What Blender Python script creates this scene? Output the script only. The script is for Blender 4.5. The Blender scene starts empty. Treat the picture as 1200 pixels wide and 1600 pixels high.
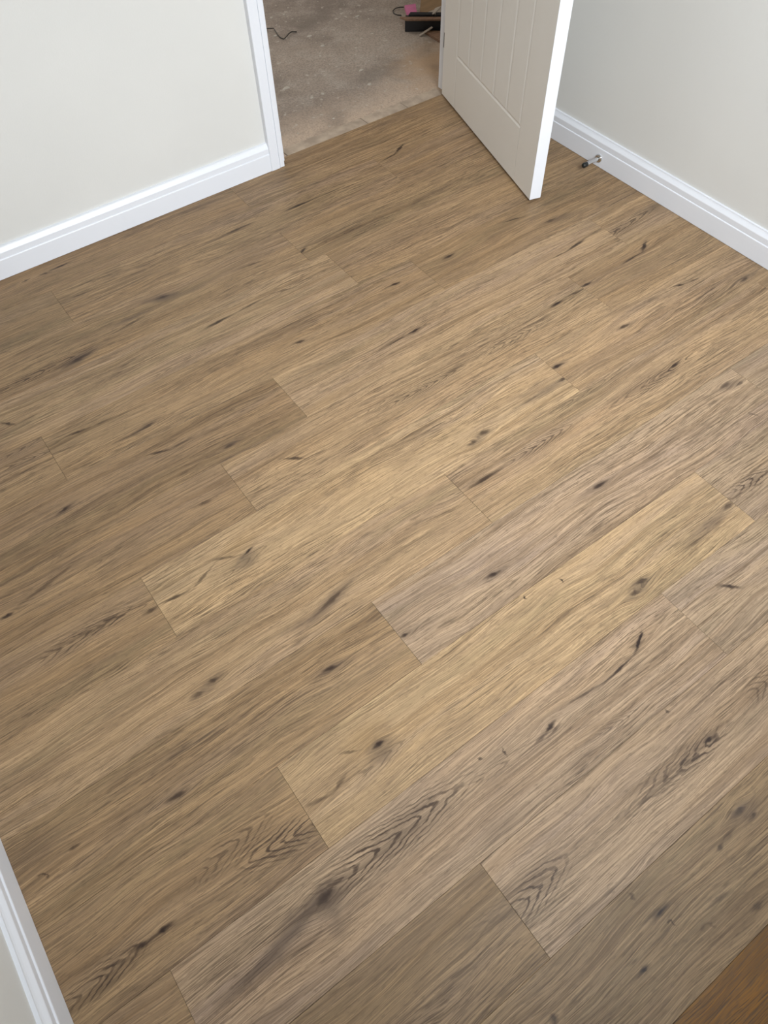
import bpy, bmesh, math, random
from mathutils import Vector, Matrix
random.seed(7)
SC = bpy.context.scene
COL = SC.collection

# ------------------------------------------------------------------ camera
cam_d = bpy.data.cameras.new('camera')
cam_d.sensor_fit = 'VERTICAL'; cam_d.sensor_height = 36.0
cam_d.lens = 1152.14 / 1600 * 36.0
cam_d.clip_start = 0.02
cam = bpy.data.objects.new('camera', cam_d); COL.objects.link(cam)
def cam_matrix(p, r, y):
    cy, sy = math.cos(y), math.sin(y)
    fwd = Vector((sy*math.cos(p), cy*math.cos(p), -math.sin(p)))
    right = Vector((cy, -sy, 0)); down = fwd.cross(right)
    cr, sr = math.cos(r), math.sin(r)
    right, down = cr*right + sr*down, -sr*right + cr*down
    return Matrix(((right.x, -down.x, -fwd.x), (right.y, -down.y, -fwd.y), (right.z, -down.z, -fwd.z)))
cam.matrix_world = Matrix.Translation((0, 0, 1.5)) @ cam_matrix(0.96804894, 0.03532151, 0.59933011).to_4x4()
SC.camera = cam

# ------------------------------------------------------------------ light
SC.view_settings.view_transform = 'Standard'
SC.view_settings.look = 'None'
SC.view_settings.exposure = 0.0
SC.view_settings.gamma = 1.0
SC.view_settings.use_curve_mapping = False
world = bpy.data.worlds.new('sky'); SC.world = world; world.use_nodes = True
bg = world.node_tree.nodes['Background']
bg.inputs[0].default_value = (0.86, 0.93, 1.0, 1)
bg.inputs[1].default_value = 0.6

WIN = (0.25, 1.45, 1.22, 2.15)      # window opening in the near wall: x0, x1, z0, z1
def area(name, loc, rot, sx, sy, power, col, portal=False):
    l = bpy.data.lights.new(name, 'AREA'); l.shape = 'RECTANGLE'; l.size = sx; l.size_y = sy
    l.energy = power; l.color = col
    o = bpy.data.objects.new(name, l); COL.objects.link(o); o.location = loc; o.rotation_euler = rot
    if portal: l.cycles.is_portal = True
    return o
# daylight entering by the bedroom window, and by the window of the hall
area('window_daylight', ((WIN[0]+WIN[1])/2, -0.47, (WIN[2]+WIN[3])/2), (math.radians(48), 0, -0.17), WIN[1]-WIN[0], WIN[3]-WIN[2], 49, (0.90, 0.955, 1.0)).data.spread = math.radians(126)
area('hall_daylight', (1.2, 5.0, 1.5), (math.radians(-90), 0, 0), 1.2, 1.2, 27, (1.0, 0.93, 0.85))

# print features of the planks: (kind, u, v, angle, half length, width, strength[, rings]) in metres from the plank corner
FEATURES = {
 (-1,-0.19): [
  ('A',0.657,0.099,-0.63,0.009,0.01,0.8),('G',0.916,0.147,-0.08,0.039,0.022,0.7),
  ('K',0.909,0.153,0.02,0.01,0.01,0.55),('K',0.922,0.132,-0.09,0.007,0.006,0.7),
  ('S',0.857,0.137,0.09,0.026,0.006,0.4),('S',0.828,0.132,0.09,0.01,0.006,0.6),
  ('S',0.658,0.127,-0.09,0.045,0.007,0.5),('S',0.657,0.122,0.01,0.021,0.006,0.5),
  ('S',0.568,0.082,0.0,0.008,0.006,0.5),('S',0.562,0.08,-0.06,0.026,0.005,0.5),
  ('S',0.635,0.171,-1.25,0.006,0.007,0.5),('A',0.707,0.055,-0.44,0.013,0.016,0.4),
  ('S',0.757,0.077,-0.06,0.028,0.006,0.5),('S',0.802,0.029,-0.01,0.013,0.007,0.6),
  ('S',0.395,0.12,-0.25,0.007,0.012,0.7),],
 (0,0.26): [
  ('K',0.519,0.09,-0.11,0.01,0.008,0.95),('C',0.481,0.085,0.02,0.078,0.04,0.8,-4),
  ('C',0.398,0.089,0.03,0.109,0.06,0.5,-5),('C',0.059,0.095,0.12,0.072,0.06,0.8,5),
  ('G',0.474,0.02,0.03,0.147,0.01,0.2),('S',0.497,0.18,-1.16,0.003,0.003,0.7),
  ('G',0.623,0.057,0.19,0.054,0.02,0.4),('C',0.7,0.101,0.12,0.035,0.05,0.5,4),],
 (0,-0.98): [
  ('C',1.222,0.103,-0.05,0.065,0.04,0.3,4),('G',1.232,0.103,-0.12,0.125,0.02,0.3),],
 (1,-0.284): [
  ('K',0.827,0.111,0.21,0.012,0.011,0.9),('S',0.796,0.105,0.14,0.023,0.006,0.5),
  ('S',0.829,0.101,0.22,0.017,0.004,0.5),('K',1.107,0.133,0.53,0.021,0.009,0.95),
  ('S',1.03,0.115,0.07,0.058,0.004,0.85),('S',0.934,0.119,-0.1,0.051,0.003,0.6),
  ('S',1.118,0.139,-2.59,0.021,0.004,0.5),('G',0.283,0.117,-0.02,0.045,0.045,1.0),
  ('K',0.28,0.123,0.01,0.018,0.02,0.7),('C',0.44,0.131,0.0,0.166,0.075,0.9,8),
  ('G',0.215,0.123,0.12,0.044,0.03,0.9),('G',0.162,0.101,0.12,0.057,0.022,1.0),
  ('S',0.089,0.096,0.07,0.086,0.016,0.45),('G',0.274,0.067,-0.09,0.019,0.03,0.6),
  ('G',0.462,0.124,0.15,0.121,0.05,0.35),('S',0.716,0.128,-1.58,0.008,0.004,0.7),
  ('S',0.666,0.146,-1.24,0.002,0.005,0.7),('G',0.694,0.128,-0.12,0.038,0.02,0.4),
  ('C',0.698,0.111,-0.06,0.104,0.03,0.4,4),('C',0.941,0.035,-0.12,0.057,0.03,0.4,5),],
 (1,0.956): [
  ('S',0.136,0.107,-0.77,0.025,0.009,0.8),('G',0.142,0.106,0.19,0.022,0.012,0.3),],
 (2,0.047): [
  ('K',0.19,0.103,0.02,0.011,0.01,0.95),('G',0.187,0.09,0.08,0.034,0.035,0.85),
  ('Y',0.176,0.131,-0.02,0.063,0.045,0.7),('S',0.134,0.125,-0.45,0.021,0.004,0.5),
  ('S',0.03,0.084,-0.18,0.032,0.005,0.5),('S',0.082,0.086,0.36,0.022,0.006,0.5),
  ('C',0.181,0.076,0.05,0.07,0.04,0.4,4),('K',0.897,0.048,-0.2,0.016,0.013,0.7),
  ('K',0.862,0.036,-0.11,0.013,0.013,0.65),('G',0.879,0.041,0.12,0.042,0.022,0.6),
  ('K',1.222,0.067,0.04,0.015,0.012,0.6),('G',1.143,0.059,0.09,0.097,0.022,0.85),
  ('S',1.076,0.045,-0.0,0.054,0.006,0.5),('S',0.751,0.159,-1.44,0.005,0.003,0.9),
  ('S',0.654,0.176,-1.54,0.003,0.003,0.9),],
 (2,-1.193): [
  ('C',1.178,0.061,-0.12,0.075,0.06,0.85,-6),('C',1.1,0.112,0.12,0.082,0.06,0.55,6),
  ('S',0.884,0.064,-0.09,0.024,0.008,0.8),('S',0.928,0.063,0.02,0.02,0.008,0.9),
  ('C',0.796,0.061,0.12,0.07,0.05,0.6,5),('C',0.843,0.061,0.12,0.049,0.04,0.6,4),],
 (2,1.287): [
  ('C',0.094,0.084,-0.08,0.056,0.04,0.8,4),('C',0.013,0.072,-0.1,0.113,0.05,0.4,4),],
 (3,-0.827): [
  ('K',1.074,0.11,-0.21,0.018,0.01,0.9),('G',1.082,0.109,-0.14,0.061,0.022,0.5),
  ('K',0.687,0.068,-0.1,0.02,0.01,0.8),('G',0.678,0.069,-0.08,0.04,0.02,0.5),
  ('A',0.416,0.085,-0.63,0.011,0.01,0.8),('G',1.125,0.047,0.02,0.119,0.012,0.3),
  ('G',0.748,0.146,-0.14,0.124,0.018,0.35),('G',0.436,0.135,0.02,0.083,0.03,0.35),
  ('S',0.484,0.1,-0.07,0.013,0.005,0.6),],
 (3,0.413): [
  ('K',0.269,0.077,-0.12,0.019,0.011,0.9),('G',0.269,0.078,-0.07,0.055,0.02,0.5),
  ('K',0.651,0.113,-0.06,0.02,0.01,0.9),('G',0.64,0.111,-0.02,0.06,0.018,0.4),
  ('K',0.01,0.077,-0.05,0.011,0.009,0.85),('G',0.034,0.077,0.05,0.028,0.015,0.4),
  ('G',1.184,0.143,-0.21,0.043,0.022,0.8),('K',1.176,0.15,0.0,0.016,0.012,0.5),
  ('K',1.213,0.131,0.04,0.011,0.008,0.6),('S',1.15,0.035,-1.12,0.013,0.004,0.5),
  ('S',1.105,0.127,0.03,0.047,0.006,0.3),],
 (4,0.775): [
  ('K',0.762,0.099,0.02,0.016,0.01,0.95),('C',0.736,0.095,0.01,0.12,0.03,0.6,-4),
  ('C',0.632,0.094,0.0,0.141,0.05,0.5,-6),('C',0.267,0.115,-0.01,0.101,0.045,0.75,7),
  ('S',0.073,0.114,-0.01,0.069,0.009,0.8),('C',0.491,0.176,-0.0,0.11,0.03,0.5,4),],
 (4,-0.465): [
  ('K',0.496,0.05,0.02,0.012,0.013,0.7),('K',0.453,0.041,-0.13,0.012,0.013,0.6),
  ('G',0.477,0.043,0.18,0.039,0.02,0.6),('S',1.179,0.09,-0.16,0.068,0.009,0.3),
  ('G',0.814,0.061,0.23,0.086,0.022,0.9),('S',0.808,0.059,0.23,0.059,0.008,0.6),
  ('G',0.688,0.053,-0.12,0.079,0.01,0.5),('S',1.024,0.071,-0.02,0.131,0.008,0.35),],
 (5,1.255): [
  ('K',0.017,0.109,-0.09,0.019,0.012,0.95),('G',0.016,0.109,0.03,0.051,0.02,0.5),
  ('K',0.288,0.11,-0.09,0.021,0.011,0.8),('G',0.276,0.111,-0.0,0.08,0.018,0.3),
  ('G',0.743,0.039,-0.02,0.052,0.02,0.6),('K',0.739,0.036,0.02,0.017,0.01,0.6),
  ('S',0.561,0.138,-0.31,0.022,0.006,0.8),('S',0.612,0.128,-0.12,0.03,0.004,0.6),
  ('S',0.434,0.144,-0.05,0.093,0.007,0.4),('S',0.61,0.065,0.05,0.07,0.004,0.4),],
 (5,0.015): [
  ('K',0.24,0.1,0.35,0.011,0.007,0.95),('G',0.225,0.081,0.29,0.033,0.03,0.8),
  ('Y',0.222,0.122,0.14,0.058,0.04,0.6),('S',0.184,0.117,-0.41,0.038,0.005,0.5),
  ('S',0.042,0.092,-0.15,0.041,0.006,0.7),('S',0.121,0.102,0.4,0.042,0.005,0.55),
  ('C',0.22,0.079,0.12,0.071,0.035,0.4,4),('K',0.93,0.046,-0.11,0.015,0.015,0.7),
  ('K',0.884,0.036,0.01,0.014,0.013,0.6),('G',0.911,0.038,0.21,0.041,0.02,0.6),
  ('K',1.233,0.062,-0.08,0.016,0.01,0.7),('G',1.169,0.058,0.04,0.085,0.018,0.75),
  ('S',1.102,0.06,-0.03,0.057,0.006,0.4),],
 (5,-1.225): [
  ('C',1.075,0.129,0.02,0.108,0.05,0.65,5),('C',1.155,0.122,-0.12,0.08,0.03,0.6,4),
  ('S',1.223,0.095,0.02,0.023,0.007,0.7),],
 (6,1.571): [
  ('K',0.021,0.126,-0.1,0.02,0.011,0.85),('K',0.303,0.15,0.54,0.025,0.013,0.95),
  ('S',0.222,0.131,0.03,0.054,0.004,0.8),],
 (6,0.331): [
  ('S',1.123,0.117,0.07,0.031,0.006,0.9),('S',1.201,0.119,-0.05,0.045,0.004,0.7),
  ('C',1.202,0.122,0.05,0.081,0.016,0.45,3),('S',0.164,0.086,-0.61,0.029,0.007,0.75),
  ('C',0.592,0.084,-0.03,0.127,0.05,0.7,9),('C',0.448,0.109,0.03,0.066,0.03,0.4,4),
  ('C',0.914,0.082,-0.05,0.096,0.06,0.5,7),('S',0.7,0.087,0.06,0.049,0.01,0.4),],
 (6,-0.909): [
  ('K',0.636,0.091,0.04,0.013,0.01,0.85),('S',0.743,0.116,0.2,0.097,0.007,0.45),
  ('C',0.918,0.106,0.12,0.098,0.03,0.35,4),('C',1.221,0.098,-0.05,0.09,0.02,0.4,4),
  ('S',1.149,0.102,-0.05,0.018,0.008,0.6),],
 (7,-0.64): [
  ('K',0.589,0.108,0.18,0.019,0.01,0.85),('G',0.577,0.105,0.19,0.065,0.016,0.35),
  ('K',1.019,0.039,0.09,0.016,0.01,0.6),('G',1.025,0.042,0.03,0.049,0.014,0.5),
  ('S',0.858,0.132,-0.35,0.029,0.006,0.75),('S',0.922,0.124,-0.03,0.04,0.005,0.5),],
 (7,0.6): [
  ('K',0.444,0.095,0.07,0.013,0.009,0.9),('S',0.374,0.095,0.03,0.072,0.006,0.5),
  ('C',0.44,0.098,0.06,0.134,0.03,0.5,-5),('S',1.023,0.097,-0.04,0.034,0.004,0.6),
  ('S',1.106,0.102,0.13,0.06,0.008,0.8),('S',1.204,0.113,-0.02,0.044,0.005,0.5),],
 (7,1.84): [
  ('G',0.223,0.09,0.1,0.062,0.03,0.9),('C',0.082,0.08,0.08,0.132,0.04,0.8,4),],
 (8,-0.012): [
  ('K',1.134,0.115,-0.06,0.019,0.01,0.9),('K',0.752,0.075,-0.12,0.019,0.01,0.8),
  ('K',0.249,0.047,0.06,0.018,0.01,0.65),('G',0.243,0.049,0.21,0.049,0.014,0.5),
  ('S',0.207,0.043,-0.0,0.028,0.005,0.5),('S',0.087,0.141,-0.13,0.032,0.006,0.75),
  ('S',0.155,0.135,-0.05,0.037,0.005,0.5),('S',0.024,0.105,-0.14,0.068,0.005,0.4),],
 (8,1.228): [
  ('K',0.113,0.12,0.01,0.019,0.01,0.9),('K',0.503,0.062,-0.06,0.022,0.012,0.6),
  ('G',0.551,0.05,-0.05,0.057,0.02,0.7),('S',0.409,0.142,-0.22,0.043,0.004,0.7),
  ('S',0.376,0.08,0.11,0.063,0.003,0.3),],
 (8,-1.252): [
  ('C',1.186,0.13,-0.12,0.076,0.03,0.65,4),('C',1.186,0.178,0.1,0.065,0.03,0.5,4),],
 (9,-0.21): [
  ('S',0.141,0.098,-0.82,0.02,0.009,0.75),('S',0.799,0.111,0.06,0.05,0.008,0.8),
  ('S',0.917,0.118,0.06,0.068,0.005,0.6),('S',1.032,0.117,-0.23,0.044,0.004,0.5),
  ('C',1.122,0.114,0.02,0.201,0.03,0.4,4),('C',0.637,0.024,0.08,0.098,0.03,0.5,5),
  ('C',0.469,0.095,0.04,0.111,0.03,0.35,4),('G',0.504,0.084,-0.08,0.107,0.016,0.3),],
 (10,0.97): [
  ('K',0.009,0.059,0.47,0.019,0.012,0.85),('C',0.164,0.053,0.01,0.091,0.03,0.6,6),
  ('C',0.286,0.031,0.12,0.099,0.03,0.55,5),('C',0.585,0.049,0.1,0.156,0.03,0.4,5),
  ('G',0.564,0.052,0.08,0.115,0.02,0.4),],
 (10,-0.27): [
  ('S',1.081,0.1,-0.09,0.049,0.005,0.55),('G',0.778,0.127,-0.29,0.06,0.028,1.0),
  ('K',0.779,0.13,-0.19,0.02,0.012,0.6),('G',0.647,0.099,0.07,0.087,0.014,0.8),
  ('G',0.878,0.104,-0.01,0.056,0.02,0.45),('S',0.648,0.079,0.14,0.068,0.006,0.5),
  ('G',0.453,0.03,0.21,0.078,0.026,1.0),('S',0.457,0.03,0.17,0.049,0.01,0.7),
  ('C',0.364,0.047,0.03,0.137,0.04,0.95,5),],
 (11,1.478): [
  ('K',0.119,0.17,0.48,0.039,0.012,0.85),('S',0.054,0.146,0.12,0.045,0.005,0.7),
  ('S',0.354,0.096,-0.06,0.06,0.004,0.5),],
 (11,0.238): [
  ('S',0.628,0.106,0.03,0.076,0.007,0.7),('S',0.866,0.095,-0.0,0.068,0.008,0.85),
  ('S',0.992,0.094,-0.01,0.058,0.005,0.5),('G',0.038,0.107,0.0,0.037,0.01,0.5),
  ('S',0.115,0.155,-0.06,0.045,0.004,0.3),('C',0.434,0.128,-0.05,0.104,0.02,0.45,5),],
 (11,-1.002): [
  ('C',1.156,0.119,0.12,0.114,0.02,0.3,4),],
 (12,-0.275): [
  ('S',0.53,0.093,-0.25,0.02,0.006,0.6),('S',0.583,0.098,0.07,0.042,0.005,0.8),
  ('S',0.467,0.097,0.13,0.011,0.006,0.6),('G',0.414,0.096,0.25,0.036,0.01,0.6),
  ('C',1.051,0.119,-0.04,0.097,0.015,0.4,4),('G',1.158,0.108,-0.18,0.082,0.02,0.35),],
 (12,0.965): [
  ('G',0.688,0.158,-0.14,0.056,0.02,0.6),],
}
FLAKES = [
 ('f', 1.507, 2.812, 0.020, 0.009, 447, 'long pale plaster flake close to the left door lining'),
 ('f', 1.795, 2.624, 0.011, 0.009, 577, 'pale plaster flake lying alone in the middle of the doorway concrete'),
 ('f', 1.600, 2.679, 0.008, 0.009, 504, 'pale round flake just left of the middle of the doorway concrete'),
 ('f', 1.548, 2.680, 0.008, 0.006, 487, 'small pale flake between the round flake and the left lining'),
 ('f', 1.831, 3.031, 0.012, 0.008, 504, 'pale flake in the middle of a patch of plaster crumbs'),
 ('f', 2.117, 3.175, 0.014, 0.007, 558, 'long thin pale flake farthest away near the top of the concrete'),
 ('f', 1.835, 3.146, 0.018, 0.007, 483, 'oval plaster flake just right of the bent wire'),
 ('f', 1.837, 2.744, 0.013, 0.007, 564, 'faint flat flake beyond the lone middle flake'),
 ('f', 1.721, 3.245, 0.014, 0.006, 428, 'white flake under the bent wire beside the lining'),
 ('f', 1.799, 3.414, 0.010, 0.006, 424, 'white flake beyond the bent wire beside the lining'),
]

# ------------------------------------------------------------------ materials
class NT:
    """small helper that writes shader node trees"""
    def __init__(s, tree): s.t = tree; s.n = tree.nodes; s.l = tree.links
    def new(s, typ, ins=None, **kw):
        n = s.n.new(typ)
        for k, v in kw.items(): setattr(n, k, v)
        for k, v in (ins or {}).items(): s.put(n.inputs[k], v)
        return n
    def put(s, sock, v):
        if isinstance(v, bpy.types.NodeSocket): s.l.new(v, sock)
        elif v is not None: sock.default_value = v
    def m(s, op, a, b=None, c=None, clamp=False):
        n = s.n.new('ShaderNodeMath'); n.operation = op; n.use_clamp = clamp
        for i, v in enumerate((a, b, c)):
            if v is not None: s.put(n.inputs[i], v)
        return n.outputs[0]
    def noise(s, vec, scale=1.0, detail=2.0, rough=0.5, out=0):
        n = s.new('ShaderNodeTexNoise', {'Vector': vec, 'Scale': scale, 'Detail': detail, 'Roughness': rough})
        return n.outputs[out]
    def xyz(s, x, y, z=0.0): return s.new('ShaderNodeCombineXYZ', {0: x, 1: y, 2: z}).outputs[0]
    def sep(s, v):
        n = s.new('ShaderNodeSeparateXYZ', {0: v}); return n.outputs
    def ramp(s, v, a, b, c=0.0, d=1.0, smooth=True):
        n = s.new('ShaderNodeMapRange', {'Value': v, 'From Min': a, 'From Max': b, 'To Min': c, 'To Max': d})
        n.interpolation_type = 'SMOOTHSTEP' if smooth else 'LINEAR'
        return n.outputs[0]
    def mix(s, f, a, b, blend='MIX'):
        n = s.n.new('ShaderNodeMix'); n.data_type = 'RGBA'; n.blend_type = blend
        s.put(n.inputs['Factor'], f); s.put(n.inputs[6], a); s.put(n.inputs[7], b)
        return n.outputs[2]
def c4(c): return (c[0], c[1], c[2], 1.0)
def mat_new(name):
    m = bpy.data.materials.new(name); m.use_nodes = True
    return m, NT(m.node_tree), m.node_tree.nodes['Principled BSDF']

def paint(name, col, rough, bump=0.0, scale=60, var=0.02):
    m, t, b = mat_new(name)
    co = t.new('ShaderNodeTexCoord').outputs['Object']
    n = t.noise(co, 1.7, 3)
    f = t.ramp(n, 0.3, 0.7)
    col2 = tuple(max(0, x*(1-var*2)) for x in col)
    t.put(b.inputs['Base Color'], t.mix(f, c4(col), c4(col2)))
    b.inputs['Roughness'].default_value = rough
    if bump:
        h = t.noise(co, scale, 3)
        bp = t.new('ShaderNodeBump', {'Height': h, 'Strength': bump, 'Distance': 0.001})
        t.put(b.inputs['Normal'], bp.outputs[0])
    return m
M_WALL = paint('matt_wall_paint', (0.71, 0.705, 0.68), 0.85, 0.15, 220)
M_CEIL = paint('ceiling_paint', (0.85, 0.85, 0.84), 0.9)
M_SATIN = paint('white_satin_paint', (0.80, 0.82, 0.87), 0.32, 0.05, 120, 0.01)
M_DOOR = paint('door_paint_shaded', (0.74, 0.72, 0.68), 0.38, 0.25, 160, 0.01)  # shade on the door faces is put into this colour; the edge stays lighter
def simple(name, col, rough=0.5, metal=0.0, var=0.15, scale=30, stretch=(1, 1, 1)):
    m, t, b = mat_new(name)
    co = t.new('ShaderNodeTexCoord').outputs['Object']
    mp = t.new('ShaderNodeMapping', {'Vector': co, 'Scale': stretch}).outputs[0]
    f = t.ramp(t.noise(mp, scale, 3), 0.3, 0.7)
    t.put(b.inputs['Base Color'], t.mix(f, c4(col), c4(tuple(x*(1-var) for x in col))))
    b.inputs['Roughness'].default_value = rough; b.inputs['Metallic'].default_value = metal
    return m
M_CHROME = simple('chrome', (0.75, 0.75, 0.75), 0.12, 1.0, 0.05)
M_RUBBER = simple('black_rubber', (0.012, 0.014, 0.013), 0.45)
M_STEEL = simple('hinge_steel', (0.10, 0.10, 0.10), 0.4, 1.0)
M_BLACK = simple('black_board', (0.006, 0.006, 0.008), 0.55)
M_PINK = simple('pink_foam', (0.50, 0.14, 0.27), 0.7)
M_CARD = simple('brown_cardboard', (0.26, 0.165, 0.085), 0.85, 0, 0.15, 12, (1, 8, 1))
M_BATTEN = simple('batten_wood', (0.22, 0.125, 0.075), 0.7, 0, 0.3, 20, (1, 9, 9))
M_PAPER = simple('scrap_paper', (0.42, 0.36, 0.30), 0.85)
M_WIRE = simple('dark_wire', (0.03, 0.025, 0.02), 0.6)
M_CRUMB = simple('plaster_crumb', (0.46, 0.41, 0.345), 0.95)

def concrete():
    m, t, b = mat_new('dusty_concrete')
    g = t.new('ShaderNodeNewGeometry').outputs['Position']
    x, y, z = t.sep(g)
    big = t.noise(g, 1.6, 5, 0.6); mid = t.noise(g, 9, 5, 0.65); fine = t.noise(g, 130, 4, 0.7)
    base = t.mix(t.ramp(big, 0.35, 0.65), c4((0.225, 0.180, 0.148)), c4((0.36, 0.295, 0.24)))
    base = t.mix(t.ramp(mid, 0.42, 0.68, 0, 0.6), base, c4((0.40, 0.345, 0.29)))
    base = t.mix(t.ramp(fine, 0.38, 0.58, 0.45, 0.0), base, c4((0.12, 0.095, 0.08)))
    # pale trodden dust along the doorway
    e = t.m('ADD', t.m('SUBTRACT', y, 2.38), t.m('MULTIPLY', t.m('SUBTRACT', mid, 0.5), 0.16))
    dust = t.ramp(e, 0.04, 0.30, 1.0, 0.0)
    dust = t.m('MULTIPLY', dust, t.ramp(fine, 0.3, 0.62, 0.5, 1.0))
    base = t.mix(dust, base, c4((0.50, 0.385, 0.29)))
    # sawdust heap stain at the hinge side
    mp = t.new('ShaderNodeMapping', {'Vector': g, 'Location': (2.16, 2.58, 0), 'Scale': (0.30, 0.25, 1)}, vector_type='TEXTURE').outputs[0]
    mx, my, _ = t.sep(mp)
    r = t.new('ShaderNodeVectorMath', {0: t.xyz(mx, my, 0)}, operation='LENGTH').outputs['Value']
    r = t.m('ADD', r, t.m('MULTIPLY', t.m('SUBTRACT', mid, 0.5), 0.9))
    base = t.mix(t.ramp(r, 0.15, 1.1, 0.75, 0.0), base, c4((0.44, 0.29, 0.17)))
    # paler splashes
    sp = t.noise(g, 34, 2, 0.4)
    base = t.mix(t.ramp(sp, 0.66, 0.74, 0, 0.5), base, c4((0.52, 0.47, 0.40)))
    dk = t.noise(t.xyz(x, y, 3.0), 5, 3, 0.5)
    base = t.mix(t.ramp(dk, 0.50, 0.70, 0, 0.42), base, c4((0.13, 0.105, 0.085)))
    t.put(b.inputs['Base Color'], base)
    b.inputs['Roughness'].default_value = 0.92
    h = t.m('ADD', t.m('MULTIPLY', mid, 0.6), fine)
    bp = t.new('ShaderNodeBump', {'Height': h, 'Strength': 0.5, 'Distance': 0.003})
    t.put(b.inputs['Normal'], bp.outputs[0])
    return m
M_CONC = concrete()
M_EDGE = simple('threshold_mortar', (0.47, 0.375, 0.285), 0.95, 0, 0.30, 18)

# shared print of the planks ---------------------------------------
def oak_group():
    gt = bpy.data.node_groups.new('oak_print', 'ShaderNodeTree')
    I = gt.interface
    for nm, typ in (('U', 'NodeSocketFloat'), ('V', 'NodeSocketFloat'), ('F', 'NodeSocketFloat'), ('Seed', 'NodeSocketFloat'),
                    ('Dark', 'NodeSocketFloat'), ('Grey', 'NodeSocketFloat'), ('Ochre', 'NodeSocketFloat'), ('Ring', 'NodeSocketFloat'),
                    ('Base', 'NodeSocketColor'), ('Pores', 'NodeSocketFloat')):
        I.new_socket(nm, in_out='INPUT', socket_type=typ)
    I.new_socket('BSDF', in_out='OUTPUT', socket_type='NodeSocketShader')
    t = NT(gt)
    gi = t.n.new('NodeGroupInput').outputs; go = t.n.new('NodeGroupOutput')
    U, V, F, S = gi['U'], gi['V'], gi['F'], gi['Seed']
    base = gi['Base']
    def nz(us, vs, off, vv=F, det=2, ro=0.5): return t.noise(t.xyz(t.m('MULTIPLY', U, us), t.m('MULTIPLY', vv, vs), t.m('ADD', S, off)), 1, det, ro)
    band = nz(0.8, 34, 0, F, 3, 0.6)
    tone = nz(1.1, 10, 4)
    tone2 = nz(1.4, 13, 15)
    cloud = nz(4.0, 14, 8, V, 3, 0.6)
    fine = nz(7, 520, 1)
    pore = nz(15, 480, 2)
    line = nz(1.8, 190, 6, F, 3, 0.6)
    pore2 = nz(26, 700, 32)
    streak = nz(0.55, 75, 27, F, 2, 0.5)
    quiet = nz(1.6, 9, 22, V)
    fleck = nz(60, 260, 12, V, 3, 0.6)
    def tint(r, g, b_): return t.mix(1.0, base, c4((r, g, b_)), 'MULTIPLY')
    c = t.mix(t.ramp(tone, 0.42, 0.68, 0, 0.85), base, tint(0.93, 0.95, 1.10))
    c = t.mix(t.ramp(tone2, 0.50, 0.70, 0, 0.9), c, tint(0.74, 0.77, 0.76))
    c = t.mix(t.ramp(tone2, 0.48, 0.28, 0, 0.6), c, tint(1.12, 1.05, 0.94))
    c = t.mix(t.ramp(cloud, 0.45, 0.75, 0, 0.6), c, tint(1.16, 1.15, 1.12))
    c = t.mix(t.ramp(cloud, 0.50, 0.30, 0, 0.75), c, tint(0.74, 0.73, 0.76))
    c = t.mix(t.ramp(band, 0.50, 0.70, 0, 0.75), c, tint(0.60, 0.56, 0.52))
    c = t.mix(t.ramp(streak, 0.55, 0.72, 0, 0.55), c, tint(0.66, 0.62, 0.60))
    c = t.mix(t.ramp(streak, 0.45, 0.30, 0, 0.5), c, tint(1.15, 1.14, 1.13))
    amt = t.ramp(quiet, 0.35, 0.65, 0.45, 1.0)
    c = t.mix(t.m('MULTIPLY', t.ramp(line, 0.54, 0.66, 0, 0.62), amt), c, c4((0.115, 0.075, 0.047)))
    c = t.mix(t.ramp(fine, 0.34, 0.66, 0.38, 0.0), c, c4((0.11, 0.073, 0.046)))
    c = t.mix(t.ramp(fine, 0.52, 0.74, 0.0, 0.55), c, tint(1.28, 1.27, 1.25))
    c = t.mix(t.m('MULTIPLY', t.m('MULTIPLY', t.ramp(pore, 0.54, 0.63, 0, 0.72), gi['Pores']), amt), c, c4((0.080, 0.053, 0.034)))
    c = t.mix(t.m('MULTIPLY', t.ramp(pore2, 0.58, 0.66, 0, 0.6), amt), c, c4((0.080, 0.053, 0.034)))
    c = t.mix(t.ramp(fleck, 0.52, 0.74, 0, 0.42), c, c4((0.12, 0.08, 0.052)))
    c = t.mix(t.m('MULTIPLY', gi['Ochre'], 0.6), c, c4((0.27, 0.165, 0.070)))
    g = t.m('MULTIPLY', t.m('MULTIPLY', gi['Grey'], t.ramp(fine, 0.25, 0.65, 0.75, 1.0)), 0.55, None, True)
    c = t.mix(g, c, c4((0.105, 0.074, 0.055)))
    rg = t.m('MULTIPLY', gi['Ring'], t.ramp(pore, 0.34, 0.52, 0.55, 1.0), None, True)
    c = t.mix(rg, c, c4((0.070, 0.045, 0.030)))
    d = t.m('MULTIPLY', gi['Dark'], 0.84, None, True)
    c = t.mix(d, c, c4((0.030, 0.018, 0.014)))
    h = t.m('ADD', t.m('MULTIPLY', fine, 0.7), t.m('MULTIPLY', t.ramp(pore, 0.55, 0.68, 1.0, 0.0), 0.6))
    bp = t.new('ShaderNodeBump', {'Height': h, 'Strength': 0.30, 'Distance': 0.0006})
    b = t.new('ShaderNodeBsdfPrincipled', {'Base Color': c, 'Roughness': t.ramp(fine, 0.2, 0.8, 0.50, 0.40), 'Normal': bp.outputs[0]})
    b.inputs['Specular IOR Level'].default_value = 0.22
    t.l.new(b.outputs[0], go.inputs[0])
    return gt
OAK = oak_group()

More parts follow.
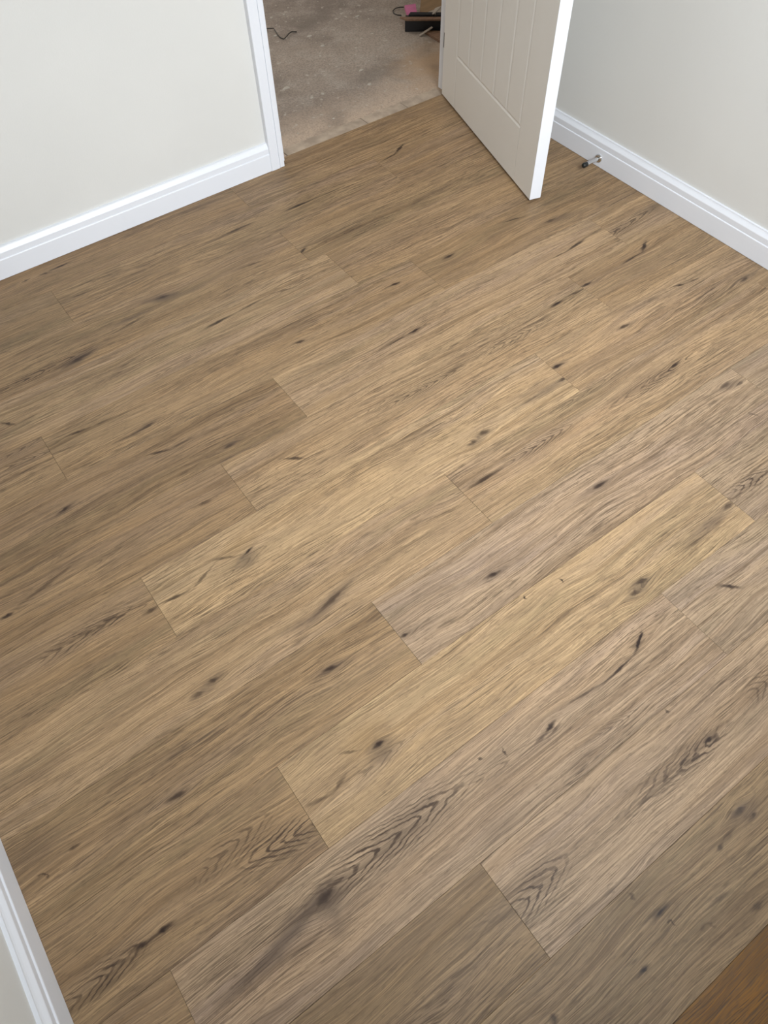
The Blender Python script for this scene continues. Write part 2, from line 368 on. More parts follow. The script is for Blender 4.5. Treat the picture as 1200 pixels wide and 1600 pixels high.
def plank_material(name, seed, base, pores, feats, wave=1.0):
    m = bpy.data.materials.new(name); m.use_nodes = True
    t = NT(m.node_tree)
    for n in list(t.n):
        if n.type == 'BSDF_PRINCIPLED': t.n.remove(n)
    out = [n for n in t.n if n.type == 'OUTPUT_MATERIAL'][0]
    co = t.new('ShaderNodeTexCoord').outputs['Object']
    u, v, _ = t.sep(co)
    # flowing grain
    w1 = t.noise(t.xyz(t.m('MULTIPLY', u, 2.6), t.m('MULTIPLY', v, 9), seed), 1, 2, 0.45)
    F = t.m('ADD', v, t.m('MULTIPLY', t.m('SUBTRACT', w1, 0.5), 0.050*wave))
    w2 = t.noise(t.xyz(t.m('MULTIPLY', u, 14), t.m('MULTIPLY', v, 30), seed+5), 1, 2, 0.5)
    F = t.m('ADD', F, t.m('MULTIPLY', t.m('SUBTRACT', w2, 0.5), 0.0020*wave))
    nz = t.noise(t.xyz(t.m('MULTIPLY', u, 45), t.m('MULTIPLY', v, 90), seed), 1, 3, 0.6, 1)
    off = t.new('ShaderNodeVectorMath', {0: nz, 1: (0.5, 0.5, 0.5)}, operation='SUBTRACT').outputs[0]
    off = t.new('ShaderNodeVectorMath', {0: off, 1: (0.026, 0.0045, 0.0)}, operation='MULTIPLY').outputs[0]
    P = t.new('ShaderNodeVectorMath', {0: co, 1: off}, operation='ADD').outputs[0]
    flat = t.new('ShaderNodeVectorMath', {0: P, 1: (1, 1, 0)}, operation='MULTIPLY').outputs[0]
    smooth = t.new('ShaderNodeVectorMath', {0: co, 1: (1, 1, 0)}, operation='MULTIPLY').outputs[0]
    acc = {'D': None, 'G': None, 'Y': None, 'R': None}
    def add(k, val): acc[k] = val if acc[k] is None else t.m('ADD', acc[k], val)
    def mapped(vec, u0, v0, ang, a, b):
        return t.new('ShaderNodeMapping', {'Vector': vec, 'Location': (u0, v0, 0), 'Rotation': (0, 0, ang), 'Scale': (a, b, 1)}, vector_type='TEXTURE').outputs[0]
    def lens(vec, u0, v0, ang, a, b, s, inner=0.0):
        x, y, _ = t.sep(mapped(vec, u0, v0, ang, a, b))
        r = t.m('ADD', t.m('ABSOLUTE', x), t.m('MULTIPLY', y, y))
        return t.ramp(r, inner, 1.0, s, 0.0)
    def blob(vec, u0, v0, ang, a, b, s, inner=0.0):
        r = t.new('ShaderNodeVectorMath', {0: mapped(vec, u0, v0, ang, a, b)}, operation='LENGTH').outputs['Value']
        return t.ramp(r, inner, 1.0, s, 0.0)
    for f in feats:
        k, u0, v0, ang, hl, w, s = f[:7]
        if k == 'K':
            add('D', lens(flat, u0, v0, ang, hl*1.5+0.004, w*0.55+0.001, s*1.2, 0.1))
            add('G', lens(flat, u0, v0, ang, hl*3.4+0.008, w*1.2, s*0.55))
            # grain parts around the knot
            a, b = hl*3.5+0.02, w*2.4
            mp = mapped(smooth, u0, v0, 0, a, b)
            r = t.new('ShaderNodeVectorMath', {0: mp}, operation='LENGTH').outputs['Value']
            _, y, _ = t.sep(mp)
            F = t.m('SUBTRACT', F, t.m('MULTIPLY', t.m('MULTIPLY', y, b*0.85), t.ramp(r, 0.0, 1.0, 1.0, 0.0)))
        elif k == 'S':
            add('D', lens(flat, u0, v0, ang, hl*1.5+0.004, w*0.78+0.0014, s*1.35))
        elif k == 'A':      # small hook: a broken ring
            ap = mapped(P, u0, v0, ang, hl+0.002, w*0.8)
            _, ay, _ = t.sep(ap)
            r = t.new('ShaderNodeVectorMath', {0: ap, 1: (1, 1, 0)}, operation='MULTIPLY').outputs[0]
            r = t.new('ShaderNodeVectorMath', {0: r}, operation='LENGTH').outputs['Value']
            d = t.m('ABSOLUTE', t.m('SUBTRACT', r, 0.75))
            add('D', t.m('MULTIPLY', t.ramp(d, 0.0, 0.35, s, 0.0), t.ramp(ay, -0.3, 0.4)))
        elif k == 'G':
            add('G', lens(flat, u0, v0, ang, hl*1.6+0.006, w*0.95, s*1.2))
        elif k == 'Y':
            add('Y', blob(flat, u0, v0, ang, hl*1.4, w*0.9, s))
        elif k == 'C':
            n = f[7]; sg = 1 if n > 0 else -1; n = abs(n)
            mp = mapped(smooth, u0, v0, ang, hl*1.25+0.01, w*0.62)
            x, y, _ = t.sep(mp)
            r = t.new('ShaderNodeVectorMath', {0: mp}, operation='LENGTH').outputs['Value']
            yy = t.m('POWER', t.m('ADD', t.m('ABSOLUTE', y), 0.0001), 1.45)
            fld = t.m('ADD', t.m('MULTIPLY', x, 0.55*n*sg), t.m('MULTIPLY', yy, 0.75*n))
            jog = t.noise(t.xyz(t.m('MULTIPLY', u, 20), t.m('MULTIPLY', v, 45), seed+9), 1, 3, 0.55)
            fld = t.m('ADD', fld, t.m('MULTIPLY', jog, 2.0))
            wav = t.m('SINE', t.m('MULTIPLY', fld, 6.2832))
            ln = t.ramp(wav, 0.15, 1.0)
            mask = t.ramp(r, 0.35, 1.2, min(1.0, s*1.15), 0.0)
            add('R', t.m('MULTIPLY', ln, mask))
            add('G', t.ramp(r, 0.0, 1.0, s*0.35, 0.0))
    gn = t.new('ShaderNodeGroup'); gn.node_tree = OAK
    for nm, val in (('U', u), ('V', v), ('F', F), ('Seed', seed), ('Base', c4(base)), ('Pores', pores),
                    ('Dark', acc['D'] or 0.0), ('Grey', acc['G'] or 0.0), ('Ochre', acc['Y'] or 0.0), ('Ring', acc['R'] or 0.0)):
        t.put(gn.inputs[nm], val)
    t.l.new(gn.outputs[0], out.inputs[0])
    return m

# ------------------------------------------------------------------ mesh helpers
def link(name, me, mat=None, parent=None, loc=None, rot=None, kind=None, label=None, cat=None, group=None):
    if mat is not None and not me.materials: me.materials.append(mat)
    o = bpy.data.objects.new(name, me); COL.objects.link(o)
    if parent: o.parent = parent
    if loc: o.location = loc
    if rot: o.rotation_euler = rot
    if kind: o['kind'] = kind
    if label: o['label'] = label
    if cat: o['category'] = cat
    if group: o['group'] = group
    return o
def mesh(name, verts, faces, smooth=False):
    me = bpy.data.meshes.new(name); me.from_pydata([tuple(v) for v in verts], [], faces); me.update()
    if smooth:
        for p in me.polygons: p.use_smooth = True
    return me
def box_mesh(name, x0, x1, y0, y1, z0, z1, bevel=0.0, seg=1):
    bm = bmesh.new()
    vs = [bm.verts.new(p) for p in ((x0,y0,z0),(x1,y0,z0),(x1,y1,z0),(x0,y1,z0),(x0,y0,z1),(x1,y0,z1),(x1,y1,z1),(x0,y1,z1))]
    for f in ((3,2,1,0),(4,5,6,7),(0,1,5,4),(1,2,6,5),(2,3,7,6),(3,0,4,7)): bm.faces.new([vs[i] for i in f])
    if bevel: bmesh.ops.bevel(bm, geom=bm.edges[:], offset=bevel, segments=seg, affect='EDGES', profile=0.5)
    me = bpy.data.meshes.new(name); bm.to_mesh(me); bm.free(); return me
def extrude(name, prof, p0, p1, outward):
    """run a (thickness, height) profile along the wall from p0 to p1; outward points into the room"""
    p0, p1, w = Vector(p0), Vector(p1), Vector(outward)
    vs = []
    for p in (p0, p1):
        for a, z in prof: vs.append(p + w*a + Vector((0, 0, z)))
    n = len(prof); fs = [(i, (i+1) % n, n+(i+1) % n, n+i) for i in range(n)]
    fs += [tuple(range(n))[::-1], tuple(range(n, 2*n))]
    bm = bmesh.new(); bv = [bm.verts.new(v) for v in vs]
    for f in fs: bm.faces.new([bv[i] for i in f])
    bmesh.ops.recalc_face_normals(bm, faces=bm.faces[:])
    me = bpy.data.meshes.new(name); bm.to_mesh(me); bm.free(); return me
def tube(name, pts, r, seg=6, closed=False):
    pts = [Vector(p) for p in pts]; vs = []; fs = []
    for i, p in enumerate(pts):
        a = pts[max(i-1, 0)]; b = pts[min(i+1, len(pts)-1)]; d = (b-a).normalized()
        s = d.cross(Vector((0, 0, 1))); s = s.normalized() if s.length > 1e-4 else Vector((1, 0, 0))
        q = s.cross(d)
        for k in range(seg):
            t = 2*math.pi*k/seg; vs.append(p + s*math.cos(t)*r + q*math.sin(t)*r)
    for i in range(len(pts)-1):
        for k in range(seg):
            a = i*seg+k; b = i*seg+(k+1) % seg; fs.append((a, b, b+seg, a+seg))
    fs.append(tuple(range(seg))[::-1]); fs.append(tuple(range((len(pts)-1)*seg, len(pts)*seg)))
    return mesh(name, vs, fs, True)
def lathe_x(name, prof, seg=28):
    """profile of (x, radius) turned about the x axis"""
    vs = []; fs = []
    for x, r in prof:
        for k in range(seg):
            t = 2*math.pi*k/seg; vs.append((x, r*math.cos(t), r*math.sin(t)))
    for i in range(len(prof)-1):
        for k in range(seg):
            a = i*seg+k; b = i*seg+(k+1) % seg; fs.append((a, b, b+seg, a+seg))
    fs.append(tuple(range(seg))[::-1]); n = len(prof)-1; fs.append(tuple(range(n*seg, n*seg+seg)))
    bm = bmesh.new(); bv = [bm.verts.new(v) for v in vs]
    for f in fs: bm.faces.new([bv[i] for i in f])
    bmesh.ops.recalc_face_normals(bm, faces=bm.faces[:])
    for f in bm.faces: f.smooth = len(f.verts) == 4
    me = bpy.data.meshes.new(name); bm.to_mesh(me); bm.free(); return me
def wall(name, boxes, mat):
    vs = []; fs = []
    for (x0, x1, y0, y1, z0, z1) in boxes:
        b = len(vs); vs += [(x0,y0,z0),(x1,y0,z0),(x1,y1,z0),(x0,y1,z0),(x0,y0,z1),(x1,y0,z1),(x1,y1,z1),(x0,y1,z1)]
        fs += [tuple(b+i for i in f) for f in ((3,2,1,0),(4,5,6,7),(0,1,5,4),(1,2,6,5),(2,3,7,6),(3,0,4,7))]
    return link(name, mesh(name, vs, fs), mat, kind='structure')

# ------------------------------------------------------------------ room
XL, XR, YB, YN = -0.468, 2.105, 2.331, -0.45      # wall faces
ZT = 2.40; SLAB = -0.006
DX0, DX1, DTOP = 1.205, 2.000, 2.000              # clear opening between the door linings
YH = YB + 0.083                                   # hall side of the back wall
floor = link('floor', box_mesh('floor', -0.8, 4.6, -0.9, 5.2, -0.16, SLAB), M_CONC, kind='structure')
floor['label'] = 'dusty bare concrete slab with wood-look planks laid on it up to the doorway'
wall('ceiling', [(-0.8, 4.6, -0.9, 5.2, ZT, ZT+0.1)], M_CEIL)
wall('wall_back', [(XL-0.12, DX0-0.025, YB, YH, SLAB, ZT), (DX1+0.025, 4.6, YB, YH, SLAB, ZT), (DX0-0.025, DX1+0.025, YB, YH, DTOP+0.025, ZT)], M_WALL)
wall('wall_right', [(XR, XR+0.12, YN-0.28, YB, SLAB, ZT)], M_WALL)
wall('wall_left', [(XL-0.12, XL, YN-0.28, YB, SLAB, ZT)], M_WALL)
wall('wall_near', [(XL, WIN[0], YN-0.28, YN, SLAB, ZT), (WIN[1], XR, YN-0.28, YN, SLAB, ZT), (WIN[0], WIN[1], YN-0.28, YN, SLAB, WIN[2]), (WIN[0], WIN[1], YN-0.28, YN, WIN[3], ZT)], M_WALL)
# hall beyond
wall('wall_hall_left', [(0.35, 0.47, YH, 5.2, SLAB, ZT)], M_WALL)
wall('wall_hall_right', [(4.48, 4.6, YH, 5.2, SLAB, ZT)], M_WALL)
wall('wall_hall_back', [(0.47, 0.6, 5.08, 5.2, SLAB, ZT), (1.8, 4.48, 5.08, 5.2, SLAB, ZT), (0.6, 1.8, 5.08, 5.2, SLAB, 0.9), (0.6, 1.8, 5.08, 5.2, 2.1, ZT)], M_WALL)
# window frame of the near wall
wf = link('window_1', box_mesh('window_1', WIN[0], WIN[1], YN-0.27, YN-0.21, WIN[3]-0.05, WIN[3], 0.003), M_SATIN, kind='structure')
for nm, bx in (('sill', (WIN[0]-0.04, WIN[1]+0.04, YN-0.20, YN+0.03, WIN[2]-0.025, WIN[2]-0.001)), ('frame', (WIN[0], WIN[0]+0.05, YN-0.27, YN-0.21, WIN[2], WIN[3])), ('frame', (WIN[1]-0.05, WIN[1], YN-0.27, YN-0.21, WIN[2], WIN[3]))):
    link(nm, box_mesh(nm, *bx, bevel=0.003), M_SATIN, wf)

# skirting boards
SK = [(0, 0.0015), (0.018, 0.0015), (0.018, 0.0625), (0.0172, 0.0640), (0.0148, 0.0650), (0.0148, 0.0665), (0.0155, 0.0675), (0.0155, 0.0825), (0.0148, 0.0845), (0.0095, 0.0925), (0.0075, 0.0965), (0.0068, 0.1000), (0.0, 0.1005)]
link('baseboard_back', extrude('baseboard_back', SK, (XL, YB, 0), (1.1405, YB, 0), (0, -1, 0)), M_SATIN, kind='structure')
link('baseboard_right', extrude('baseboard_right', SK, (XR, YN, 0), (XR, YB, 0), (-1, 0, 0)), M_SATIN, kind='structure')
link('baseboard_left', extrude('baseboard_left', SK, (XL, YN, 0), (XL, YB, 0), (1, 0, 0)), M_SATIN, kind='structure')
link('baseboard_near', extrude('baseboard_near', SK, (XL+0.018, YN, 0), (XR-0.018, YN, 0), (0, 1, 0)), M_SATIN, kind='structure')
# architraves (moulded, narrow) and door linings
def architrave(name, x_out, sgn, z0=0.002):
    # profile in (distance from outer edge, thickness)
    pr = [(0, 0), (0, 0.0195), (0.0015, 0.021), (0.033, 0.021), (0.0342, 0.0200), (0.0345, 0.0165), (0.0362, 0.0165), (0.0368, 0.0190), (0.0535, 0.0190), (0.0550, 0.0165), (0.0550, 0)]
    bm = bmesh.new(); rows = []
    for z in (z0, DTOP+0.06):
        rows.append([bm.verts.new((x_out + sgn*a, YB-tk, z)) for a, tk in pr])
    n = len(pr)
    for i in range(n): bm.faces.new((rows[0][i], rows[0][(i+1) % n], rows[1][(i+1) % n], rows[1][i]))
    bm.faces.new(rows[0]); bm.faces.new(rows[1][::-1])
    bmesh.ops.recalc_face_normals(bm, faces=bm.faces[:])
    me = bpy.data.meshes.new(name); bm.to_mesh(me); bm.free()
    return link(name, me, M_SATIN, kind='structure')
architrave('trim_1', 1.140, 1)
architrave('trim_2', 2.064, -1)
link('trim_3', box_mesh('trim_3', 1.140, 2.064, YB-0.0208, YB, DTOP+0.0601, DTOP+0.115, 0.002), M_SATIN, kind='structure')
link('trim_4', box_mesh('trim_4', 1.1800, DX0, YB-0.0035, YH, 0.011, DTOP+0.02, 0.0012), M_SATIN, kind='structure')
link('trim_5', box_mesh('trim_5', DX1, 2.0250, YB-0.0035, YH, 0.006, DTOP+0.02, 0.0012), M_SATIN, kind='structure')
link('trim_6', box_mesh('trim_6', DX0+0.0005, DX1-0.0005, YB, YH, DTOP, DTOP+0.0245, 0.001), M_SATIN, kind='structure')
link('trim_7', box_mesh('trim_7', DX0+0.0002, DX0+0.013, YB+0.046, YB+0.080, 0.011, DTOP-0.001, 0.001), M_SATIN, kind='structure')
link('trim_8', box_mesh('trim_8', DX1-0.013, DX1-0.0002, YB+0.046, YB+0.080, 0.006, DTOP-0.001, 0.001), M_SATIN, kind='structure')

# ------------------------------------------------------------------ planks
ROWH, PL, Y0 = 0.1875, 1.24, -0.082
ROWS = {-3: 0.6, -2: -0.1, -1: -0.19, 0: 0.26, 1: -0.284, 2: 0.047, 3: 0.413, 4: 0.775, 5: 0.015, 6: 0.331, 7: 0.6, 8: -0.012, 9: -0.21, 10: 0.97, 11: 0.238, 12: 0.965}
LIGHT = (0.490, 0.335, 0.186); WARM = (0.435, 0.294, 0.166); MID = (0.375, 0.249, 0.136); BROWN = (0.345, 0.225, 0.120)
GREY = (0.405, 0.290, 0.184); ROSE = (0.430, 0.304, 0.194); OLIVE = (0.325, 0.220, 0.122); OCHRE_SHADE = (0.25, 0.118, 0.022)  # ochre is the near corner's warm shade put into the planks; olive partly too
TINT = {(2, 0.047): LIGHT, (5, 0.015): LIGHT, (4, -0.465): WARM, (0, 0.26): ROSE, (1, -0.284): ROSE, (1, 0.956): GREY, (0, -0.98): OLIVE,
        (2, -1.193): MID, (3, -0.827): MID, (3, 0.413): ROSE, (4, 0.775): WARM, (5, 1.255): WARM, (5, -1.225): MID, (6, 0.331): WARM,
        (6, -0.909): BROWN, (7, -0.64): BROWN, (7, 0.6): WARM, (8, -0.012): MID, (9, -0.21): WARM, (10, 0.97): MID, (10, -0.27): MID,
        (11, 0.238): MID, (11, -1.002): OLIVE, (12, 0.965): MID, (12, -0.275): BROWN, (-1, -0.19): OLIVE, (-2, -0.1): OCHRE_SHADE, (-2, 1.14): OCHRE_SHADE,
        (3, 1.653): GREY, (2, 1.288): GREY, (4, -0.465): WARM, (6, 1.571): MID, (7, 1.84): WARM, (8, 1.228): BROWN, (-3, -0.64): OCHRE_SHADE, (-3, 0.6): OCHRE_SHADE}
GAP = 0.00022
def plank(row, j, i):
    y0 = Y0 + ROWH*row; y1 = y0 + ROWH
    x0, x1 = max(j, XL+0.004), min(j+PL, XR-0.004)
    y0c = max(y0, YN+0.004)
    pieces = [(x0, x1, y0c, min(y1, YB-0.003))]
    x0, x1, ya, yb = pieces[0]
    # the last rows run on into the doorway as far as the threshold
    L = [(x0-j+GAP, ya-y0+GAP), (x1-j-GAP, ya-y0+GAP), (x1-j-GAP, yb-y0-GAP), (x0-j+GAP, yb-y0-GAP)]
    if row == 12:
        a, b = max(x0, DX0+0.001), min(x1, DX1-0.001)
        if b > a and x1 > DX0:
            tongue = 2.367
            L = [(x0-j+GAP, ya-y0+GAP), (x1-j-GAP, ya-y0+GAP), (x1-j-GAP, yb-y0-GAP), (b-j, yb-y0-GAP), (b-j, tongue-y0), (a-j, tongue-y0), (a-j, yb-y0-GAP), (x0-j+GAP, yb-y0-GAP)]
    bm = bmesh.new()
    vs = [bm.verts.new((p[0], p[1], 0.0)) for p in L]
    f = bm.faces.new(vs)
    r = bmesh.ops.extrude_face_region(bm, geom=[f])
    lo = [g for g in r['geom'] if isinstance(g, bmesh.types.BMVert)]
    for v in lo: v.co.z = -0.0055
    bm.normal_update()
    bmesh.ops.recalc_face_normals(bm, faces=bm.faces[:])
    top = [e for e in bm.edges if all(abs(v.co.z) < 1e-6 for v in e.verts)]
    bmesh.ops.bevel(bm, geom=top, offset=0.00035, segments=1, affect='EDGES')
    me = bpy.data.meshes.new('plank'); bm.to_mesh(me); bm.free()
    key = next((k for k in FEATURES if k[0] == row and abs(k[1]-j) < 0.004), None)
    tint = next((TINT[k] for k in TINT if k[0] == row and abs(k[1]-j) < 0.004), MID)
    rr = random.Random(row*31+i*7)
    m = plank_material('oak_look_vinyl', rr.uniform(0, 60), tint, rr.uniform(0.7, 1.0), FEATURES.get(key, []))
    return link('plank', me, m, floor, loc=(j, y0, rr.uniform(-0.00012, 0.00012)))
for row, j0 in ROWS.items():
    j = j0
    while j > XL: j -= PL
    i = 0
    while j < XR - 0.01:
        if j + PL > XL + 0.01: plank(row, round(j, 3), i)
        j += PL; i += 1

# mortar strip left along the edge of the planks in the doorway, broken in three
def strip(x0, x1, seed):
    r = random.Random(seed); n = 44; vs = []; fs = []
    for k in range(n+1):
        x = x0 + (x1-x0)*k/n
        w = 0.060 + r.uniform(-0.0025, 0.0025)
        for y, z in ((2.3675, SLAB), (2.3675, -0.0015), (2.372, -0.0008+r.uniform(-.0002, .0002)), (2.3675+w*0.6, -0.001+r.uniform(-.0002, .0002)), (2.3675+w*0.92, -0.002), (2.3675+w, SLAB)):
            vs.append((x, y, z))
    for k in range(n):
        for a in range(5): fs.append((k*6+a, k*6+a+1, (k+1)*6+a+1, (k+1)*6+a))
    fs.append((0, 5, 4, 3, 2, 1)); fs.append(tuple(n*6+a for a in range(6)))
    return mesh('mortar_strip', vs, fs)
for x0, x1, s in ((1.242, 1.606, 1), (1.609, 1.80, 2), (1.802, 1.984, 3)):
    link('mortar_strip', strip(x0, x1, s), M_EDGE, floor)

# ------------------------------------------------------------------ door
HX, HY = 1.963, 2.3575                              # hall-side corner at the hinge
DL, DT, DZ0, DZ1 = 0.787, 0.0415, 0.009, 1.985
ang = math.radians(-106.075)
door = bpy.data.objects.new('door_1', None); COL.objects.link(door)
door['kind'] = 'structure'; door['label'] = 'white boarded door standing open into the room'
door.location = (HX, HY, 0); door.rotation_euler = (0, 0, ang)
# local x runs along the leaf, local y = towards the room-side face (thickness); the face seen is y = 0
S0, S1, ZB, ZP1 = 0.128, 0.657, 0.198, 1.86
SKN = 0.0022
link('door_core', box_mesh('door_core', 0.001, DL-0.001, SKN, DT-SKN, DZ0+0.0005, DZ1-0.001), M_DOOR, door)
def skin(nm, x0, x1, z0, z1, ch=(0.0022, 0.0022, 0.0022, 0.0022)):
    """face piece with chamfered borders (left, right, bottom, top), on both faces of the leaf"""
    l, r, b, t = ch
    for side in (0, 1):
        ys = (SKN, 0.0) if side == 0 else (DT-SKN, DT)
        vs = [(x0, ys[0], z0), (x1, ys[0], z0), (x1, ys[0], z1), (x0, ys[0], z1), (x0+l, ys[1], z0+b), (x1-r, ys[1], z0+b), (x1-r, ys[1], z1-t), (x0+l, ys[1], z1-t)]
        fs = [(0, 1, 5, 4), (1, 2, 6, 5), (2, 3, 7, 6), (3, 0, 4, 7), (4, 5, 6, 7), (3, 2, 1, 0)]
        bm = bmesh.new(); bv = [bm.verts.new(v) for v in vs]
        for f in fs: bm.faces.new([bv[i] for i in f])
        bmesh.ops.recalc_face_normals(bm, faces=bm.faces[:])
        me = bpy.data.meshes.new(nm); bm.to_mesh(me); bm.free()
        link(nm, me, M_DOOR, door)
E_ = 0.0004; W_ = 0.0062; V_ = 0.0096
skin('stile', 0, S0-E_, DZ0, DZ1, (0.0006, V_, E_, E_))
skin('stile', S1+E_, DL, DZ0, DZ1, (0.0012, 0.0006, E_, E_))
skin('bottom_rail', S0+0.00005, S1-0.00005, DZ0, ZB-E_, (0.00005, 0.0006, E_, W_))
skin('top_rail', S0, S1, ZP1+E_, DZ1, (0.0001, 0.0001, W_, E_))
nb = 5
for k in range(nb):
    a = S0 + (S1-S0)*k/nb; b = S0 + (S1-S0)*(k+1)/nb
    skin('panel_board', a+E_, b-E_, ZB+0.001, ZP1-E_, (V_*0.55, V_, W_, W_))
link('edge_strip', box_mesh('edge_strip', DL-0.001, DL+0.0008, 0.0, DT, DZ0, DZ1, 0.0005), M_SATIN, door)
for z in (0.205, 1.0, 1.78):
    link('hinge', box_mesh('hinge', -0.0022, 0.0026, -0.0007, DT+0.004, z-0.026, z+0.026, 0.0006), M_STEEL, door)
for side, yy in ((-1, 0.0), (1, DT)):
    h = link('door_handle', lathe_x('door_handle', [(0, 0.025), (0.006, 0.025), (0.007, 0.010), (0.045, 0.009), (0.050, 0.0095), (0.055, 0.006)]), M_CHROME, door, loc=(0.735, yy, 1.0), rot=(0, 0, math.radians(90*side)))
    link('lever', box_mesh('lever', 0.042, 0.056, -0.010, 0.105, -0.008, 0.008, 0.004, 2) if side == 1 else box_mesh('lever', 0.042, 0.056, -0.105, 0.010, -0.008, 0.008, 0.004, 2), M_CHROME, h)

# door stop screwed to the right skirting
ds = bpy.data.objects.new('door_stop', None); COL.objects.link(ds)
ds['label'] = 'small chrome door stop with black rubber tip screwed to the right-hand skirting'; ds['category'] = 'door stop'
ds.location = (XR-0.018, 1.615, 0.031); ds.rotation_euler = (0, 0, math.pi)
link('rose', lathe_x('rose', [(-0.0005, 0.0135), (0.003, 0.0140), (0.005, 0.0125), (0.006, 0.0075)]), M_CHROME, ds)
link('stem', lathe_x('stem', [(0.005, 0.0072), (0.012, 0.0062), (0.050, 0.0062), (0.058, 0.0078), (0.062, 0.0080), (0.063, 0.0070)]), M_CHROME, ds)
link('rubber_tip', lathe_x('rubber_tip', [(0.061, 0.0082), (0.072, 0.0088), (0.078, 0.0082), (0.081, 0.0050), (0.0815, 0.001)]), M_RUBBER, ds)

# ------------------------------------------------------------------ offcuts and rubbish in the hall
def prism(name, pts, z0, z1, mat, label, cat, group=None, bevel=0.0008):
    """flat piece: outline pts with per-vertex top heights allowed"""
    bm = bmesh.new()
    lo = [bm.verts.new((p[0], p[1], (p[2] if len(p) > 2 else z0))) for p in pts]
    th = z1 - z0
    hi = [bm.verts.new((v.co.x, v.co.y, v.co.z + th)) for v in lo]
    n = len(lo)
    bm.faces.new(lo[::-1]); bm.faces.new(hi)
    for i in range(n): bm.faces.new((lo[i], lo[(i+1) % n], hi[(i+1) % n], hi[i]))
    bmesh.ops.recalc_face_normals(bm, faces=bm.faces[:])
    if bevel: bmesh.ops.bevel(bm, geom=bm.edges[:], offset=bevel, segments=1, affect='EDGES')
    me = bpy.data.meshes.new(name); bm.to_mesh(me); bm.free()
    c = sum((Vector((p[0], p[1], 0)) for p in pts), Vector())/n
    for v in me.vertices: v.co -= Vector((c.x, c.y, 0))
    return link(name, me, mat, loc=(c.x, c.y, 0), label=label, cat=cat, group=group)
d = Vector((0.765, -0.644)); q = Vector((0.644, 0.765))       # along the pile, and away from the door
def P2(o, a, b, z=None):
    v = Vector(o) + d*a + q*b
    return (v.x, v.y) if z is None else (v.x, v.y, z)
B0 = (2.195, 2.912)
G0 = SLAB
# heap of flooring offcuts: the long black box at the front
prism('black_box', [P2(B0, 0, 0), P2(B0, 0.46, 0.02), P2(B0, 0.46, 0.075), P2(B0, 0, 0.055)], G0+0.001, 0.040, M_BLACK, 'long black box lying on the dusty concrete at the front of the rubbish heap', 'box')
prism('wooden_batten', [P2(B0, -0.024, 0.018, 0.0412), P2(B0, 0.004, -0.008, 0.0412), P2(B0, 0.42, 0.005, 0.0412), P2(B0, 0.42, 0.028, 0.0412)], 0.0412, 0.048, M_BATTEN, 'brown wooden batten lying along the top front edge of the long black box', 'batten')
prism('black_strip', [P2(B0, 0.014, 0.026, 0.0412), P2(B0, 0.130, 0.028, 0.0412), P2(B0, 0.130, 0.052, 0.0412), P2(B0, 0.022, 0.052, 0.0412)], 0.0412, 0.054, M_BLACK, 'short black strip lying on the black box behind the brown batten', 'strip')
prism('black_strip', [P2(B0, 0.134, 0.032, 0.0412), P2(B0, 0.40, 0.032, 0.0412), P2(B0, 0.40, 0.070, 0.0412), P2(B0, 0.134, 0.056, 0.0412)], 0.0412, 0.052, M_BLACK, 'black strip half hidden by the door, under the torn white scrap', 'strip')
prism('brown_board', [P2(B0, 0.085, -0.010, G0), P2(B0, 0.165, -0.112, G0), P2(B0, 0.40, -0.20, G0), P2(B0, 0.40, -0.012, G0)], G0+0.0005, G0+0.012, M_BATTEN, 'thin brown board on the floor in front of the black box by the door', 'board')
prism('pale_stick', [P2(B0, 0.062, -0.040, G0+0.001), P2(B0, 0.070, -0.046, G0+0.001), P2(B0, 0.125, -0.016, 0.018), P2(B0, 0.118, -0.008, 0.018)], 0, 0.004, M_PAPER, 'pale stick leaning across the brown board against the black box', 'stick')
# behind the box
prism('pink_foam_sheet', [P2(B0, 0.010, 0.066, 0.020), P2(B0, 0.052, 0.062, 0.022), P2(B0, 0.040, 0.150, 0.034), P2(B0, -0.010, 0.140, 0.030)], 0, 0.016, M_PINK, 'pink foam offcut tilted up behind the black box', 'foam offcut')
prism('cardboard_sheet', [P2(B0, 0.060, 0.080, G0+0.002), P2(B0, 0.30, 0.095, G0+0.002), P2(B0, 0.34, 0.30, 0.03), P2(B0, 0.062, 0.26, 0.02)], 0, 0.030, M_CARD, 'folded brown cardboard beside the pink foam offcut', 'cardboard')
prism('cardboard_flap', [P2(B0, 0.070, 0.082, 0.030), P2(B0, 0.36, 0.082, 0.040), P2(B0, 0.38, 0.120, 0.058), P2(B0, 0.16, 0.115, 0.050)], 0, 0.003, M_PAPER, 'greyish cardboard flap lying over the brown cardboard next to the door', 'cardboard')
prism('torn_scrap', [P2(B0, 0.118, 0.028, 0.0546), P2(B0, 0.124, 0.026, 0.0546), P2(B0, 0.150, 0.062, 0.058), P2(B0, 0.160, 0.085, 0.066), P2(B0, 0.130, 0.070, 0.062)], 0, 0.0015, M_PAPER, 'torn pale scrap hanging over the edge of the black strip', 'scrap', bevel=0.0003)

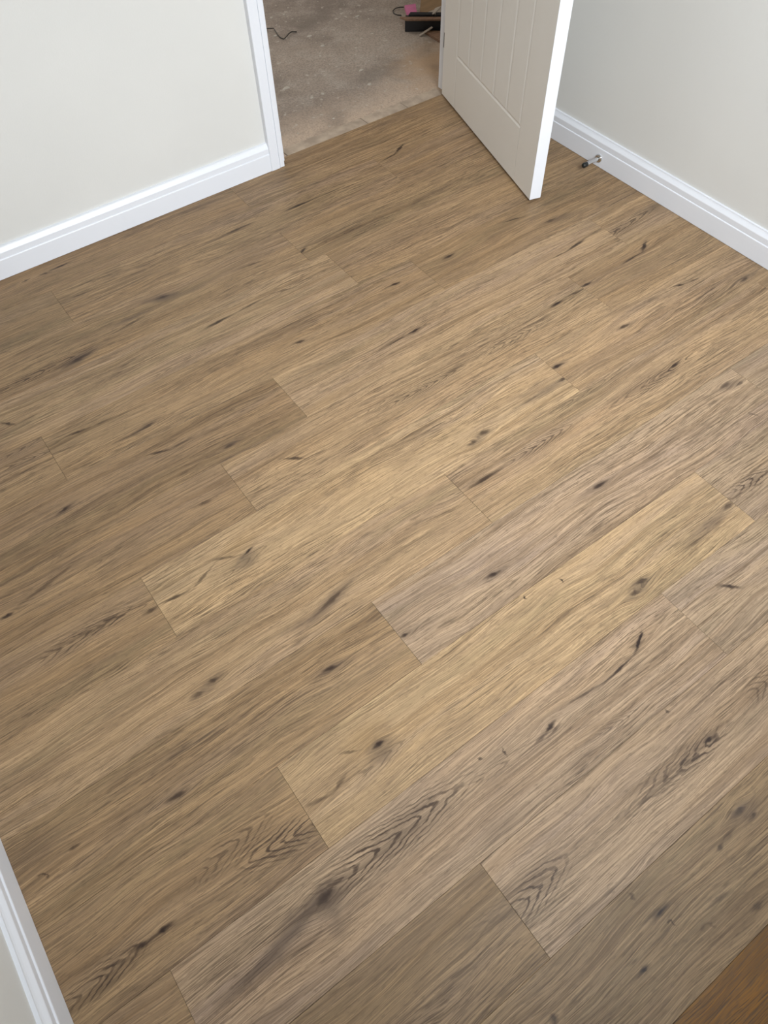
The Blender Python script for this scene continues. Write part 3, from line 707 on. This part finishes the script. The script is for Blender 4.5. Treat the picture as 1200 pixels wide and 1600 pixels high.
# wires
link('bent_wire', tube('bent_wire', [(1.700, 3.330, 0.001), (1.738, 3.290, 0.006), (1.731, 3.262, 0.004), (1.724, 3.232, 0.001), (1.722, 3.206, -0.001), (1.730, 3.190, -0.003), (1.748, 3.196, 0.0), (1.768, 3.210, 0.002), (1.790, 3.222, 0.0), (1.812, 3.214, -0.003)], 0.0022), M_WIRE,
     label='thin dark bent wire lying on the concrete by the left door lining', cat='wire')
link('looped_wire', tube('looped_wire', [(2.330, 3.100, 0.004), (2.318, 3.114, 0.002), (2.298, 3.122, 0.0), (2.276, 3.114, -0.002), (2.264, 3.090, -0.003), (2.268, 3.066, -0.003), (2.280, 3.052, -0.003)], 0.0022), M_WIRE,
     label='short curled dark wire on the concrete left of the pink foam offcut', cat='wire')
# plaster flakes: the larger ones singly, the crumbs together
def flake(x, y, a, b, th, seed):
    r = random.Random(seed); n = 7; vs = []
    for z, s in ((0, 1.0), (th, 0.75)):
        for k in range(n):
            t = 2*math.pi*k/n; w = s*r.uniform(0.75, 1.1)
            vs.append((x+a*w*math.cos(t), y+b*w*math.sin(t), z+SLAB+0.0003))
    fs = [tuple(range(n))[::-1], tuple(range(n, 2*n))] + [(k, (k+1) % n, n+(k+1) % n, n+k) for k in range(n)]
    return vs, fs
for nm, x, y, a, b, s, lb in FLAKES:
    vs, fs = flake(0, 0, a, b, 0.003, s)
    o = link('plaster_flake', mesh('plaster_flake', vs, fs), M_CRUMB, loc=(x, y, 0), label=lb, cat='plaster flake', group='plaster flakes on the hall concrete')
vs = []; fs = []
r = random.Random(3)
for k in range(230):
    x, y = r.uniform(1.25, 2.9), r.uniform(2.46, 4.3)
    if 2.15 < x < 2.75 and 2.45 < y < 3.25 and (x-2.195)*0.6+(y-2.912)*0.8 > -0.16 : continue
    a = r.uniform(0.0008, 0.0038)*(1 if r.random() < 0.85 else 1.6)
    v, f = flake(x, y, a*r.uniform(0.8, 1.6), a, a*0.4, k)
    b = len(vs); vs += v; fs += [tuple(i+b for i in q_) for q_ in f]
link('plaster_crumbs', mesh('plaster_crumbs', vs, fs), M_CRUMB, kind='stuff', label='scattered pale plaster crumbs on the bare concrete beyond the doorway', cat='crumbs')
